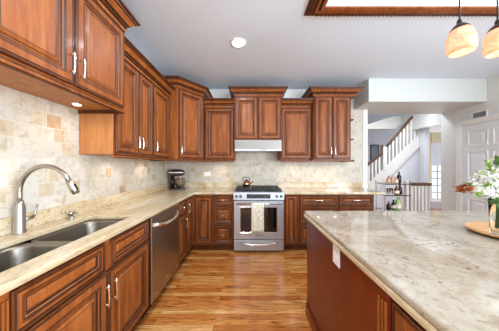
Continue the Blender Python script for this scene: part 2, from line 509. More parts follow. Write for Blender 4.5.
# white six-panel door in the right wall (local x runs toward the camera)
dr = thing('door_1', 'pale grey six-panel door in white casing on the right wall', 'door', (RX - 0.002, 3.53, 0), -PI / 2)
dr['kind'] = 'structure'
DW, DH = 0.84, 2.03
mb = MB(); mb.box(0, DW, -0.012, 0, 0.01, DH, DOORW)
for (px, pw) in ((0.11, 0.26), (0.47, 0.26)):
    for (pz, ph) in ((0.23, 0.50), (0.89, 0.66), (1.68, 0.22)):
        mb.rings(pw, ph, [(-0.02, -0.012, WHITE), (-0.018, -0.022, WHITE), (-0.004, -0.020, DOORW), (0.004, -0.013, DOORW), (0.03, -0.013, DOORW), (0.055, -0.020, DOORW)], px, pz)
mb.build('door_slab', dr)
mb = MB()
for x0, x1, z0, z1 in ((-0.10, -0.006, 0, DH + 0.10), (DW + 0.006, DW + 0.10, 0, DH + 0.10), (-0.006, DW + 0.006, DH + 0.006, DH + 0.10)):
    mb.box(x0, x1, -0.022, 0, z0, z1, WHITE)
mb.build('door_casing', dr, bevel=0.004)
mb = MB(); mb.lathe([(0.028, 0), (0.028, 0.008), (0.012, 0.012), (0.012, 0.04), (0.027, 0.05), (0.03, 0.065), (0.02, 0.078)], STEEL, (0, 0, 0), 14, Matrix.Translation((DW - 0.07, -0.022, 0.95)) @ Matrix.Rotation(PI / 2, 4, 'X'))
mb.build('door_knob', dr)
# hvac grille, high on the right wall
vt = thing('air_vent', 'white louvred air vent high on the grey right wall', 'air vent', (RX - 0.001, 3.385, 2.10), -PI / 2)
mb = MB()
for b in ((0, 0.23, 0, 0.02), (0, 0.23, 0.12, 0.14), (0, 0.02, 0.02, 0.12), (0.21, 0.23, 0.02, 0.12)): mb.box(b[0], b[1], -0.012, 0, b[2], b[3], WHITE)
mb.build('frame', vt, bevel=0.002)
mb = MB(); mb.box(0.02, 0.21, -0.002, 0, 0.02, 0.12, VENTD)
for k in range(7):
    mb.box(0.02, 0.21, -0.009, -0.003, 0.026 + k * 0.0135, 0.030 + k * 0.0135, VENTD)
mb.build('louvre', vt)

# ---- hall beyond
mb = MB(); mb.box(HX0, HX1, 3.93, HY + 0.1, CZ, CZ + 0.1, CEILM)
mb.box(4.33, HX1, 4.55, 5.55, 2.27, CZ - 0.001, WALLM)
struct(mb, 'ceiling_hall', 'grey hall ceiling with a dropped section over the stairs', 'ceiling')
WNX0, WNX1, WNZ0, WNZ1 = 6.52, 7.30, 0.10, 1.36
HX2 = 7.4
mb = MB()
mb.box(HX0, 5.70, HY, HY + 0.1, 0, CZ, HALLW)
mb.box(WNX1, HX2, HY, HY + 0.1, 0, CZ, HALLW)
mb.box(WNX0, WNX1, HY, HY + 0.1, WNZ1, CZ, HALLW); mb.box(WNX0, WNX1, HY, HY + 0.1, 0, WNZ0, HALLW)
mb.box(5.70, 6.34, HY, HY + 0.1, 0, CZ, HALLW); mb.box(6.34, WNX0, HY, HY + 0.1, 0, CZ, YELW)
mb.box(WNX0, WNX1, HY - 0.03, HY - 0.001, 2.15, CZ, YELW)
struct(mb, 'wall_hall_back', 'pale far wall of the stair hall with cream paint round the window', 'wall')
mb = MB(); mb.box(HX0 - 0.1, HX0, 3.93, HY + 0.1, 0, CZ, HALLW)
struct(mb, 'wall_hall_left', 'pale left wall of the stair hall', 'wall')
mb = MB(); mb.box(HX2, HX2 + 0.1, 3.93, HY + 0.1, 0, CZ, HALLW); mb.box(RX + 0.15, HX2, 3.83, 3.93, 0, CZ, HALLW)
struct(mb, 'wall_hall_right', 'pale right wall of the stair hall', 'wall')
mb = MB(); mb.box(HX1, HX2, 3.93, HY + 0.1, CZ, CZ + 0.1, CEILM)
struct(mb, 'ceiling_hall_side', 'grey hall ceiling beside the window', 'ceiling')
mb = MB(); mb.box(HX1 + 0.1, HX2, 3.93, HY + 0.1, -0.1, 0, FLOORM)
struct(mb, 'floor_hall', 'oak plank floor of the hall by the window', 'floor')
w = thing('window_1', 'bright hall window with dark muntins beyond the stair railing', 'window', (WNX0, HY, WNZ0)); w['kind'] = 'structure'
mb = MB(); W_, H_ = WNX1 - WNX0, WNZ1 - WNZ0
for b in ((0, 0.04, 0, H_), (W_ - 0.04, W_, 0, H_), (0.04, W_ - 0.04, 0, 0.04), (0.04, W_ - 0.04, H_ - 0.04, H_)): mb.box(b[0], b[1], 0.0, 0.08, b[2], b[3], WHITE)
mb.build('window_frame', w)
mb = MB()
for k in range(1, 5): mb.box(0.04, W_ - 0.04, 0.03, 0.05, H_ * k / 5 - 0.012, H_ * k / 5 + 0.012, VENTD)
for k in range(1, 3): mb.box(W_ * k / 3 - 0.01, W_ * k / 3 + 0.01, 0.03, 0.05, 0.04, H_ - 0.04, VENTD)
mb.build('muntin_grid', w)
mb = MB(); mb.box(0.04, W_ - 0.04, 0.052, 0.058, 0.04, H_ - 0.04, WINGL); mb.build('pane', w)

# ---- staircase (plan: runs to the right in the plane y = 5.2)
SY = 5.2
def S(px, py, Y=SY): return ((px - 249.5) / 195 * Y, CAMH + (165.5 - py) / 195 * Y)
mb = MB(); mb.box(5.6, HX2 - 0.01, 6.0, 6.05, 0, 0.23, HALLW)
struct(mb, 'baseboard_hall', 'low pale knee wall below the hall window', 'baseboard')
st = thing('staircase', 'white staircase with dark wooden handrail rising to the right in the hall', 'staircase', (3.2, SY, 0))
def sp(mb, pts, y0, y1, m): mb.prism([(p[0] - 3.2, p[1]) for p in pts], y0 - SY, y1 - SY, m, 'y')
mb = MB(); sp(mb, [S(362, 189), S(424.5, 128.5), S(424.5, 141), S(366, 200), S(355, 205), S(355, 193)], 5.17, 5.23, WHITE); mb.build('stringer', st)
mb = MB(); sp(mb, [S(358, 205, 5.28), S(424.5, 141, 5.28), (S(424.5, 141, 5.28)[0], 0.0), (S(358, 205, 5.28)[0], 0.0)], 5.24, 5.3, HALLW); mb.build('understair_panel', st)
mb = MB()
n = 11
for k in range(n):
    f = k / n; x0, z0 = S(364 + f * 60, 187 - f * 58)
    mb.box(x0 - 3.2, x0 - 3.2 + 0.22, 0.04, 1.0, max(0.02, z0 - 0.16), z0 - 0.03, WHITE)
mb.build('step_flight', st)
mb = MB()
a, b = S(387, 146), S(412, 117)
for p, q in (((a[0], a[1]), (b[0], b[1])), (S(366, 166), S(379, 155.5))):
    sp(mb, [(p[0], p[1] - 0.035), (q[0], q[1] - 0.035), (q[0], q[1] + 0.035), (p[0], p[1] + 0.035)], 5.165, 5.235, RAILW)
c0, c1 = S(379, 155.5), S(382, 145)
mb.tube([(c0[0] - 3.2, 0, c0[1]), (c0[0] - 3.13, 0, c0[1] + 0.06), (c1[0] - 3.2 - 0.01, 0, c1[1] - 0.12), (c1[0] - 3.2, 0, c1[1])], 0.035, RAILW)
mb.build('handrail', st, bevel=0.008)
def baluster(x, z0, z1):
    mb = MB(); mb.box(x - 0.022 - 3.2, x + 0.022 - 3.2, -0.022, 0.022, z0, z1, WHITE); mb.build('baluster', st)
for px in (368.5, 372, 375.5, 379):
    x, z1 = S(px, 166 - (px - 366) * 10.5 / 13 + 1); baluster(x, S(px, 187 - (px - 364) * 0.965)[1] - 0.02, z1 - 0.02)
for k in range(10):
    px = 389 + k * 3.6
    yt = 146 - (px - 387) * 1.16 + 1.5 if px < 412 else 117 + (px - 412) * 1.0
    yb = 187 - (px - 364) * 0.965 + 1
    if yb - yt > 2: baluster(S(px, 0)[0], S(px, yb)[1], S(px, yt)[1])
mb = MB(); x, z = S(384, 150); mb.box(x - 3.2 - 0.05, x - 3.2 + 0.05, -0.05, 0.05, S(384, 170)[1], S(384, 147)[1], WHITE)
mb.build('landing_newel', st, bevel=0.006)
mb = MB(); sp(mb, [S(360, 127, 5.6), S(398, 114.5, 5.6), S(410, 114, 5.6), S(396, 129, 5.6), S(360, 129, 5.6)], 5.58, 5.66, WHITE); mb.build('upper_flight_soffit', st)
mb = MB(); x0 = (421.5 - 249.5) / 195 * 5.1; mb.box(x0, x0 + 0.14, 5.03, 5.15, 0, 2.268, HALLW)
struct(mb, 'trim_3', 'pale square post at the end of the staircase', 'post')
# dark doorway picture seen behind the lower balusters
pf = thing('picture_frame', 'dark narrow picture hung on the far hall wall behind balusters', 'picture', (4.33, HY - 0.001, 1.15))
mb = MB(); mb.rings(0.30, 0.92, [(0, 0, BLACKM), (0, -0.03, BLACKM), (0.03, -0.03, BLACKM), (0.035, -0.015, VENTD)]); mb.build('frame', pf)
# guard railing with white pickets
gd = thing('guard_railing', 'low white picket railing with brown top rail at the stairwell', 'railing', (3.5, 4.3, 0))
mb = MB(); mb.box(0.02, 0.49, -0.035, 0.035, 0.88, 0.95, RAILW); mb.build('top_rail', gd, bevel=0.01)
mb = MB(); mb.box(-0.07, 0.02, -0.045, 0.045, 0, 0.96, WHITE); mb.box(-0.08, 0.03, -0.055, 0.055, 0.96, 0.985, WHITE); mb.build('newel_post', gd, bevel=0.004)
mb = MB(); mb.box(0.02, 0.49, -0.02, 0.02, 0.06, 0.10, WHITE); mb.build('bottom_rail', gd)
for k in range(6):
    mb = MB(); mb.box(0.055 + k * 0.078, 0.092 + k * 0.078, -0.016, 0.016, 0.10, 0.88, WHITE); mb.build('picket', gd)

# ------------------------------------------------------------------ cabinet builders
def front(mb, w, h, style='door', M=WOOD, G=GLAZE, s=None):
    s = s if s is not None else (0.058 if style == 'door' else 0.036)
    s = min(s, w * 0.26, h * 0.26)
    D = WOODD if M is WOOD else M; F = WOODF if M is WOOD else M
    r = [(0, 0.0, D), (0, -0.018, D), (0.003, -0.021, D), (0.009, -0.021, G), (0.014, -0.0185, D), (0.018, -0.021, F), (s - 0.007, -0.021, D), (s, -0.021, G), (s + 0.006, -0.016, M), (s + 0.012, -0.0135, G), (s + 0.021, -0.008, M)]  # groove glaze, its bands widened to take in the shadow line
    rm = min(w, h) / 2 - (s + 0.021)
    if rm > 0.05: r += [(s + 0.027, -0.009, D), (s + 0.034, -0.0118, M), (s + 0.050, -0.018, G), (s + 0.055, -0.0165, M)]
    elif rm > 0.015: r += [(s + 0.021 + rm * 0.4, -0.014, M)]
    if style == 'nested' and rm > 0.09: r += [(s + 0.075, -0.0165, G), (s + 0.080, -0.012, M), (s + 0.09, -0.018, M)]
    mb.rings(w, h, r)
def bow(x, z, vertical=True, L=0.14):
    mb = MB(); pts = []
    for k in range(9):
        u = -1 + 2 * k / 8
        d = 0.044 + 0.006 * (1 - u * u)
        pts.append((x, -d, z + u * L / 2) if vertical else (x + u * L / 2, -d, z))
    mb.tube(pts, [0.005] + [0.0065] * 7 + [0.005], CHROME, 8)
    for u in (-0.72, 0.72):
        q = (x, 0, z + u * L / 2) if vertical else (x + u * L / 2, 0, z)
        mb.tube([(q[0], -0.0205, q[2]), (q[0], -0.046, q[2])], 0.005, CHROME, 8)
    return mb
def knob(x, z):
    mb = MB(); mb.lathe([(0.010, 0.0), (0.006, 0.006), (0.006, 0.014), (0.015, 0.02), (0.015, 0.026), (0.008, 0.031)], CHROME, (0, 0, 0), 12, Matrix.Translation((x, -0.0205, z)) @ Matrix.Rotation(PI / 2, 4, 'X'))
    return mb
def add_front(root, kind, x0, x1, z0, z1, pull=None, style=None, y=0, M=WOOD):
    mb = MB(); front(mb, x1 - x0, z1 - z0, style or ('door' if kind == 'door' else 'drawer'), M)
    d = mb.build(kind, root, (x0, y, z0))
    w, h = x1 - x0, z1 - z0
    if pull == 'left': bow(0.030, 0.12, True).build('handle', d)
    elif pull == 'right': bow(w - 0.030, 0.12, True).build('handle', d)
    elif pull == 'topleft': bow(0.030, h - 0.13, True).build('handle', d)
    elif pull == 'topright': bow(w - 0.030, h - 0.13, True).build('handle', d)
    elif pull == 'bar': bow(w / 2, h / 2, False).build('handle', d)
    elif pull == 'knob': knob(w / 2, h / 2).build('knob', d)
    return d
CROWN = [(0, -0.015), (0.012, -0.015), (0.012, 0.012), (0.02, 0.018), (0.02, 0.038), (0.034, 0.044), (0.058, 0.078), (0.066, 0.082), (0.070, 0.094), (0.082, 0.098), (0.085, 0.112), (0, 0.112)]
CMATS = [GLAZE, WOOD, GLAZE, WOODD, GLAZE, WOOD, GLAZE, WOODD, GLAZE, WOODD, WOODD]
RAILP = [(-0.012, 0.0), (-0.012, -0.034), (0.004, -0.034), (0.012, -0.026), (0.012, -0.014), (0.004, -0.010), (0.004, 0)]
RMATS = [WOODD, WOODD, WOODD, WOODF, GLAZE, WOODD]
def crown(root, path, h):
    mb = MB(); mb.sweep(path, [(o_ * 1.15, z_) for o_, z_ in CROWN], WOOD, h, CMATS, dentil=(0.02, 0.020, 0.012, 0.016, 0.010, WOODD)); return mb.build('crown_moulding', root)
def lightrail(root, path):
    mb = MB(); mb.sweep(path, RAILP, WOOD, 0, RMATS); return mb.build('light_rail', root)
UG = 'glazed cherry wall cabinets'
def wall_cabinet(label, loc, rotz, w, h, d, fronts, ret=(False, False), rail=True, rret=(False, False), side=WOOD, name='wall_cabinet', cw=None):
    root = thing(name, label, 'cabinet', loc, rotz, UG)
    mb = MB(); mb.box(0, w, 0, d, 0, h, WOOD)
    mb.build('carcass', root, bevel=0.002)
    for x0, x1, pull in fronts: add_front(root, 'door', x0, x1, 0.012, h - 0.03, pull)
    if rail: mb = MB(); mb.box(0.004, w - 0.004, 0.014, d - 0.004, -0.004, -0.0003, PLY); mb.build('bottom_panel', root)
    def pth(r):
        p = [(0, 0), (w, 0)]
        if r[0]: p = [(0, d - 0.002)] + p
        if r[1]: p = p + [(w, d - 0.002)]
        return p
    w0 = w
    if cw:
        w = cw
        mb = MB(); mb.box(w0 + 0.0005, cw - 0.004, 0.02, d, h - 0.02, h + 0.10, WOOD); mb.build('end_top', root)
    crown(root, pth(ret), h)
    w = w0
    if rail: lightrail(root, pth(rret))
    return root
R90 = PI / 2

# ---- upper cabinets on the left wall (local x runs away from the camera)
XL1, XL2 = -1.08, -1.165                         # carcass face planes (doors stand 2 cm proud)
ZU = 1.425                                       # underside of the standard uppers
HS, HT = 0.90, 1.055                             # short and tall uppers
wall_cabinet('large wall cabinet over the sink, nearest of the left row and mounted highest', (XL1, 0.71, 1.80), R90, 0.955, 0.685, XL1 - WX - 0.010,
             [(0.012, 0.471, 'right'), (0.481, 0.943, 'left')], (True, True), True, (False, True))
o = wall_cabinet('two-door wall cabinet on the left wall just beyond the large sink cabinet', (XL2, 1.668, ZU), R90, 0.655, HS, XL2 - WX - 0.010,
             [(0.012, 0.350, 'right'), (0.358, 0.645, 'left')], (False, False), True, (False, False))
mb = MB(); mb.box(-0.004, -0.0005, 0.0, 0.285, 0.0, HS, PLY); mb.build('side_panel', o, loc=(0.0, 0.0, 0.0))
wall_cabinet('single-door wall cabinet on the left wall beside the diagonal corner cabinet', (XL2, 2.325, ZU), R90, 0.5, HS, XL2 - WX - 0.010,
             [(0.010, 0.470, 'left')], (False, False), True)
# ---- diagonal corner cabinet
A = Vector((-1.05, 2.845)); B = Vector((-0.77, 3.205))
ang = math.atan2(B.y - A.y, B.x - A.x)
cc = thing('corner_wall_cabinet', 'tall diagonal wall cabinet in the corner above the stand mixer', 'cabinet', (A.x, A.y, ZU), ang, UG)
def loc2(p):
    d = Vector(p) - A; c, s_ = math.cos(-ang), math.sin(-ang)
    return (d.x * c - d.y * s_, d.x * s_ + d.y * c)
cw = (B - A).length
poly = [loc2(p) for p in ((A.x, A.y), (B.x, B.y), (-0.77, BY - 0.010), (WX + 0.010, BY - 0.010), (WX + 0.010, 2.845))]
mb = MB(); mb.prism(poly, 0, HT, WOOD); mb.build('carcass', cc, bevel=0.002)
add_front(cc, 'door', 0.012, cw - 0.012, 0.012, HT - 0.03, 'left')
crown(cc, [poly[4], poly[0], poly[1], poly[2]], HT)
lightrail(cc, [poly[4], poly[0], poly[1], poly[2]])
# ---- back wall uppers
YF = 3.31                                        # carcass face of the short back uppers
YD = 3.205                                       # carcass face of the deeper, taller ones
wall_cabinet('single-door wall cabinet on the back wall left of the range hood', (-0.756, YF, ZU), 0, 0.508, HS, BY - YF - 0.010, [(0.010, 0.498, None)])
hc = wall_cabinet('two-door wall cabinet directly above the range hood', (-0.245, YD, 1.745), 0, 0.770, 0.735, BY - YD - 0.010,
             [(0.012, 0.380, None), (0.390, 0.758, None)], (True, True), False)
wall_cabinet('single-door wall cabinet on the back wall right of the range hood', (0.528, YF, ZU), 0, 0.528, HS, BY - YF - 0.010, [(0.010, 0.518, None)])
tc = wall_cabinet('tall two-door wall cabinet at the right end of the back wall', (1.058, YD, ZU), 0, 0.607, HT, BY - YD - 0.010,
             [(0.012, 0.299, 'right'), (0.307, 0.595, 'left')], (True, True), True, cw=0.69)
# open end shelves on its right side
for z in (-0.034, 0.33, 0.66):
    mb = MB(); pts = [(0.609, 0.02), (0.609, 0.41)] + [(0.609 + (0.115 if z < 0 else 0.085) * math.sin(a * PI / 2 / 6), 0.41 - 0.39 * (1 - math.cos(a * PI / 2 / 6)) * 0.0 - 0.36 * (1 - math.sin((6 - a) * PI / 2 / 6))) for a in range(6, -1, -1)]
    pts = [(0.609, 0.05), (0.69, 0.06), (0.609 + (0.125 if z < 0 else 0.09), 0.12), (0.609 + (0.125 if z < 0 else 0.09), 0.41), (0.609, 0.41)]
    mb.prism(pts, z, z + (0.03 if z < 0 else 0.02), WOODD); mb.build('end_shelf', tc, bevel=0.002)
# ---- range hood
rh = thing('range_hood', 'slim stainless range hood under the cabinet above the range', 'range hood', (-0.242, 3.17, 1.562))
mb = MB(); mb.prism([(0.0, 0.03), (0.45, 0.03), (0.45, 0.178), (0.0, 0.178)], 0.0, 0.764, HOODM, 'x'); mb.build('hood_body', rh, bevel=0.003)
mb = MB(); mb.prism([(-0.012, 0.0), (0.45, 0.0), (0.45, 0.0295), (-0.012, 0.0295)], 0.0, 0.764, INOX, 'x'); mb.build('front_lip', rh, bevel=0.003)
for k in range(3):
    mb = MB(); mb.box(0.42 + 0.03 * k, 0.44 + 0.03 * k, -0.016, -0.0125, 0.010, 0.020, BLACKM); mb.build('button', rh)

# ---- under-cabinet puck lights
def puck(x, y, z, label):
    t = thing('puck_light', label, 'light', (x, y, z), 0, 'round puck lights under the wall cabinets')
    mb = MB(); mb.lathe([(0.034, 0), (0.034, -0.008), (0.028, -0.012)], CHROME, n=18); mb.build('ring', t)
    mb = MB(); mb.lathe([(0.026, -0.0125), (0.024, -0.0145)], PUCKGLOW, n=16); mb.build('lens', t)
    d = bpy.data.lights.new('puck_lamp', 'SPOT'); d.energy = PUCK_POWER * 4; d.color = (1.0, 0.84, 0.62); d.spot_size = math.radians(150); d.spot_blend = 0.8; d.shadow_soft_size = 0.02
    l = bpy.data.objects.new('puck_lamp', d); COL.objects.link(l); l.parent = t; l.location = (0, 0, -0.02)
puck(-1.30, 1.47, 1.795, 'puck light glowing under the large cabinet over the sink')
puck(-0.50, 3.46, ZU - 0.005, 'puck light under the wall cabinet left of the hood')
puck(-1.33, 2.00, ZU - 0.005, 'nearer puck light under the left wall cabinets')
puck(-1.33, 2.62, ZU - 0.005, 'farther puck light under the left wall cabinets')
puck(0.78, 3.46, ZU - 0.005, 'puck light under the wall cabinet right of the hood')
puck(1.20, 3.42, ZU - 0.005, 'left puck light under the tall cabinet at the right end')
puck(1.50, 3.42, ZU - 0.005, 'right puck light under the tall cabinet at the right end')

# ------------------------------------------------------------------ base cabinets
BG = 'glazed cherry base cabinets'
XB = -0.875                                      # carcass face of the left base run (doors 2 cm proud)
YB = 3.01                                        # carcass face of the back base run
ZT = 0.881                                       # top of carcass
def base_cab(label, loc, rotz, w, d=None, name='base_cabinet', wood_=WOOD, open_top=False):
    root = thing(name, label, 'cabinet', loc, rotz, BG)
    mb = MB()
    if open_top:
        mb.box(0, w, 0, 0.02, 0.10, ZT, wood_); mb.box(0, w, d - 0.012, d, 0.10, ZT, wood_); mb.box(0, w, 0.02, d - 0.012, 0.10, 0.12, wood_)
        for x in (0, w - 0.018): mb.box(x, x + 0.018, 0.02, d - 0.012, 0.12, ZT, wood_)
    else: mb.box(0, w, 0, d, 0.10, ZT, wood_)
    mb.box(0, w, 0.05, d, 0.0, 0.0995, WOODD); mb.build('carcass', root)
    return root
DL = XB - WX - 0.003
# extra near cabinet, mostly below the picture
c = base_cab('drawer cabinet left of the sink at the near end of the counter', (XB, 0.10, 0), R90, 0.545, DL)
add_front(c, 'drawer', 0.012, 0.533, 0.70, 0.868, 'bar'); add_front(c, 'door', 0.012, 0.533, 0.12, 0.685, 'topright')
# sink base: fluted posts, two false drawer fronts, two doors
c = base_cab('wide sink base cabinet with fluted strips and two doors under the sink', (XB, 0.648, 0), R90, 1.022, DL, 'sink_base_cabinet', WOOD, True)
for x0 in (0.006, 0.512):
    mb = MB(); mb.box(x0, x0 + 0.045, -0.012, -0.0005, 0.12 if x0 < 0.1 else 0.70, 0.876, WOOD)
    for k in range(3):
        zz = 0.13 if x0 < 0.1 else 0.71
        mb.box(x0 + 0.006 + k * 0.013, x0 + 0.013 + k * 0.013, -0.0205, -0.0125, zz, 0.848, WOOD)
        mb.box(x0 + 0.013 + k * 0.013, x0 + 0.0175 + k * 0.013, -0.0135, -0.0122, zz, 0.848, GLAZE)
    mb.build('fluted_strip', c)
add_front(c, 'false_drawer_front', 0.055, 0.508, 0.70, 0.868, None)
add_front(c, 'false_drawer_front', 0.562, 1.012, 0.70, 0.868, None)
add_front(c, 'door', 0.055, 0.530, 0.12, 0.685, 'topright')
add_front(c, 'door', 0.537, 1.012, 0.12, 0.685, 'topleft')
# narrow cabinet past the dishwasher
c = base_cab('narrow drawer cabinet between the dishwasher and the corner', (XB, 2.345, 0), R90, 0.29, DL)
add_front(c, 'drawer', 0.010, 0.280, 0.70, 0.868, 'knob'); add_front(c, 'door', 0.010, 0.280, 0.12, 0.685, 'topright')
# corner base
cb = thing('corner_base_cabinet', 'L-shaped corner base cabinet below the stand mixer', 'cabinet', (XB, 2.638, 0), 0, BG)
pl = [(0, 0), (0, YB - 2.638), (-0.566 - XB, YB - 2.638), (-0.566 - XB, BY - 0.003 - 2.638), (WX + 0.003 - XB, BY - 0.003 - 2.638), (WX + 0.003 - XB, 0)]
mb = MB(); mb.prism(pl, 0.10, ZT, WOOD)
pk = [(-0.05, 0), (-0.05, YB - 2.588), (-0.566 - XB, YB - 2.588), (-0.566 - XB, BY - 0.003 - 2.638), (WX + 0.003 - XB, BY - 0.003 - 2.638), (WX + 0.003 - XB, 0)]
mb.prism(pk, 0.0, 0.0995, WOODD)
mb.build('carcass', cb)
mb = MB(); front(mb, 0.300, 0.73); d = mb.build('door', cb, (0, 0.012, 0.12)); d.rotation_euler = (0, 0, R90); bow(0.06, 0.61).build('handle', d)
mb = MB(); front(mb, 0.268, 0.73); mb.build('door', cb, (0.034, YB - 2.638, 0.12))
DB = BY - 0.003 - YB
c = base_cab('three-drawer base cabinet just left of the range', (-0.564, YB, 0), 0, 0.312, DB)
add_front(c, 'drawer', 0.012, 0.300, 0.715, 0.868, 'knob'); add_front(c, 'drawer', 0.012, 0.300, 0.425, 0.700, 'knob', 'nested'); add_front(c, 'drawer', 0.012, 0.300, 0.12, 0.410, 'knob', 'nested')
c = base_cab('narrow pull-out base cabinet just right of the range', (0.532, YB, 0), 0, 0.222, DB)
add_front(c, 'door', 0.012, 0.210, 0.12, 0.868, None)
c = base_cab('wide drawer base cabinet on the back wall behind the island corner', (0.756, YB, 0), 0, 0.606, DB)
for z0, z1 in ((0.715, 0.868), (0.425, 0.700), (0.12, 0.410)): add_front(c, 'drawer', 0.012, 0.594, z0, z1, 'bar')
c = base_cab('drawer base cabinet at the right end of the back counter', (1.364, YB, 0), 0, 0.556, DB)
for z0, z1 in ((0.715, 0.868), (0.425, 0.700), (0.12, 0.410)): add_front(c, 'drawer', 0.012, 0.544, z0, z1, 'bar')

# ---- countertops
ZC0, ZC1 = 0.8825, 0.915
SX0, SX1, SYA, SYB = -1.305, -0.955, 0.69, 1.592    # sink cut-out
def edge_slab(outer, holes, m, z0, z1): return slab(outer, holes, z0, z1, m)
ct = thing('left_countertop', 'cream granite countertop running along the left wall and round the corner', 'countertop', (0, 0, 0))
outer = [(WX + 0.009, 0.10), (-0.838, 0.10), (-0.838, 2.963), (-0.2455, 2.963), (-0.2455, BY - 0.009), (WX + 0.009, BY - 0.009)]
mb = slab(outer, [rrect(SX0, SX1, SYA, SYB, 0.045)], ZC0, ZC1, GRAN); mb.build('slab', ct, bevel=0.008)
mb = MB(); mb.box(WX + 0.009, WX + 0.029, 0.10, BY - 0.03, ZC1 + 0.0005, ZC1 + 0.10, GRAN); mb.box(WX + 0.009, -0.2455, BY - 0.029, BY - 0.009, ZC1 + 0.0005, ZC1 + 0.10, GRAN); mb.build('upstand', ct, bevel=0.003)
ct = thing('back_countertop', 'cream granite countertop right of the range along the back wall', 'countertop', (0, 0, 0))
mb = slab([(0.527, 2.963), (2.07, 2.963), (2.07, BY - 0.009), (0.527, BY - 0.009)], [], ZC0, ZC1, GRAN); mb.build('slab', ct, bevel=0.008)
mb = MB(); mb.box(0.527, 2.07, BY - 0.029, BY - 0.009, ZC1 + 0.0005, ZC1 + 0.10, GRAN); mb.build('upstand', ct, bevel=0.003)

# ---- sink
sk = thing('kitchen_sink', 'double-bowl undermount stainless sink in the left counter', 'sink', (0, 0, 0))
def bowl(x0, x1, y0, y1, depth):
    mb = MB()
    def L(i, r, z): return [(x, y, z) for x, y in rrect(x0 + i, x1 - i, y0 + i, y1 - i, r, 6)]
    z = ZC0 - 0.003
    mb.loft([L(-0.018, 0.08, z - 0.004), L(-0.018, 0.08, z), L(0, 0.07, z), L(0.006, 0.07, z - 0.02), L(0.014, 0.07, z - depth + 0.05), L(0.03, 0.07, z - depth + 0.012), L(0.07, 0.05, z - depth)], SINKM, cap0=False, cap1=True)
    b = mb.build('bowl', sk)
    mb = MB(); mb.lathe([(0.045, 0.004), (0.040, 0.005), (0.032, 0.001), (0.006, 0.0015)], CHROME, ((x0 + x1) / 2, (y0 + y1) / 2, z - depth), 18); mb.build('drain', b)
bowl(SX0 + 0.004, SX1 - 0.004, SYA + 0.004, 1.112, 0.20)
bowl(SX0 + 0.004, SX1 - 0.004, 1.150, SYB - 0.004, 0.17)

# ---- faucet
fx, fy = -1.398, 1.185
fa = thing('kitchen_faucet', 'brushed nickel gooseneck pull-down faucet behind the sink', 'faucet', (fx, fy, ZC1))
mb = MB(); mb.lathe([(0.031, 0), (0.031, 0.005), (0.027, 0.010), (0.0265, 0.15), (0.024, 0.165), (0.016, 0.20)], STEEL, n=20); mb.build('base', fa)
mb = MB(); pts = [(0, 0, 0.18), (0, 0, 0.22), (0, 0, 0.248)]
Rg = 0.158
for k in range(1, 15):
    a = PI - PI * k / 14 * 0.86
    pts.append((Rg + Rg * math.cos(a), 0, 0.248 + Rg * math.sin(a)))
mb.tube(pts, 0.0135, STEEL, 14); mb.build('gooseneck', fa)
e = Vector(pts[-1]); dv = (Vector(pts[-1]) - Vector(pts[-2])).normalized()
mb = MB(); mb.tube([e, e + dv * 0.015, e + dv * 0.05, e + dv * 0.085], [0.0145, 0.017, 0.020, 0.018], STEEL, 14)
sh = mb.build('spray_head', fa)
mb = MB(); q = e + dv * 0.045 + Vector((0.02, 0, 0.004)); mb.tube([q - dv * 0.02, q + dv * 0.02], 0.006, BLACKM, 8); mb.build('button', sh)
mb = MB(); mb.tube([(0, 0.02, 0.075), (0, 0.075, 0.078)], 0.011, STEEL, 12); mb.tube([(0, 0.072, 0.078), (0.005, 0.082, 0.10), (0.008, 0.095, 0.155)], [0.009, 0.007, 0.006], STEEL, 10); mb.build('lever', fa)
sd = thing('soap_dispenser', 'small nickel soap dispenser beside the sink', 'soap dispenser', (-1.375, 1.50, ZC1))
mb = MB(); mb.lathe([(0.024, 0), (0.024, 0.005), (0.014, 0.008), (0.013, 0.03)], STEEL, n=16); mb.build('base', sd)
mb = MB(); mb.lathe([(0.018, 0.0305), (0.019, 0.048), (0.012, 0.054)], STEEL, n=16); mb.tube([(0.012, 0, 0.044), (0.05, 0, 0.048), (0.062, 0, 0.040)], [0.007, 0.006, 0.005], STEEL, 10); mb.build('pump', sd)

# ---- dishwasher
dw = thing('dishwasher', 'stainless dishwasher with curved bar handle under the left counter', 'dishwasher', (XB, 1.676, 0), R90)
DWW = 0.662
mb = MB(); mb.box(0.0, DWW, 0.02, DL - 0.02, 0.10, ZT - 0.002, BLACKM); mb.box(0, DWW, 0.05, DL - 0.02, 0.0, 0.0995, BLACKM); mb.build('tub', dw)
mb = MB(); mb.box(0.012, DWW - 0.004, -0.028, 0.0195, 0.115, ZT - 0.006, INOXD); dd = mb.build('door', dw, bevel=0.005)
mb = MB(); pts = []
for k in range(15):
    u = -1 + 2 * k / 14
    pts.append((DWW / 2 + u * 0.27, -0.028 - 0.05 * (1 - abs(u) ** 3), 0.795 - 0.03 * (1 - u * u)))
mb.tube(pts, 0.018, CHROME, 12); mb.build('handle', dd)
mb = MB(); mb.box(0.27, 0.36, -0.031, -0.0285, 0.185, 0.200, CHROME); mb.build('badge', dd)

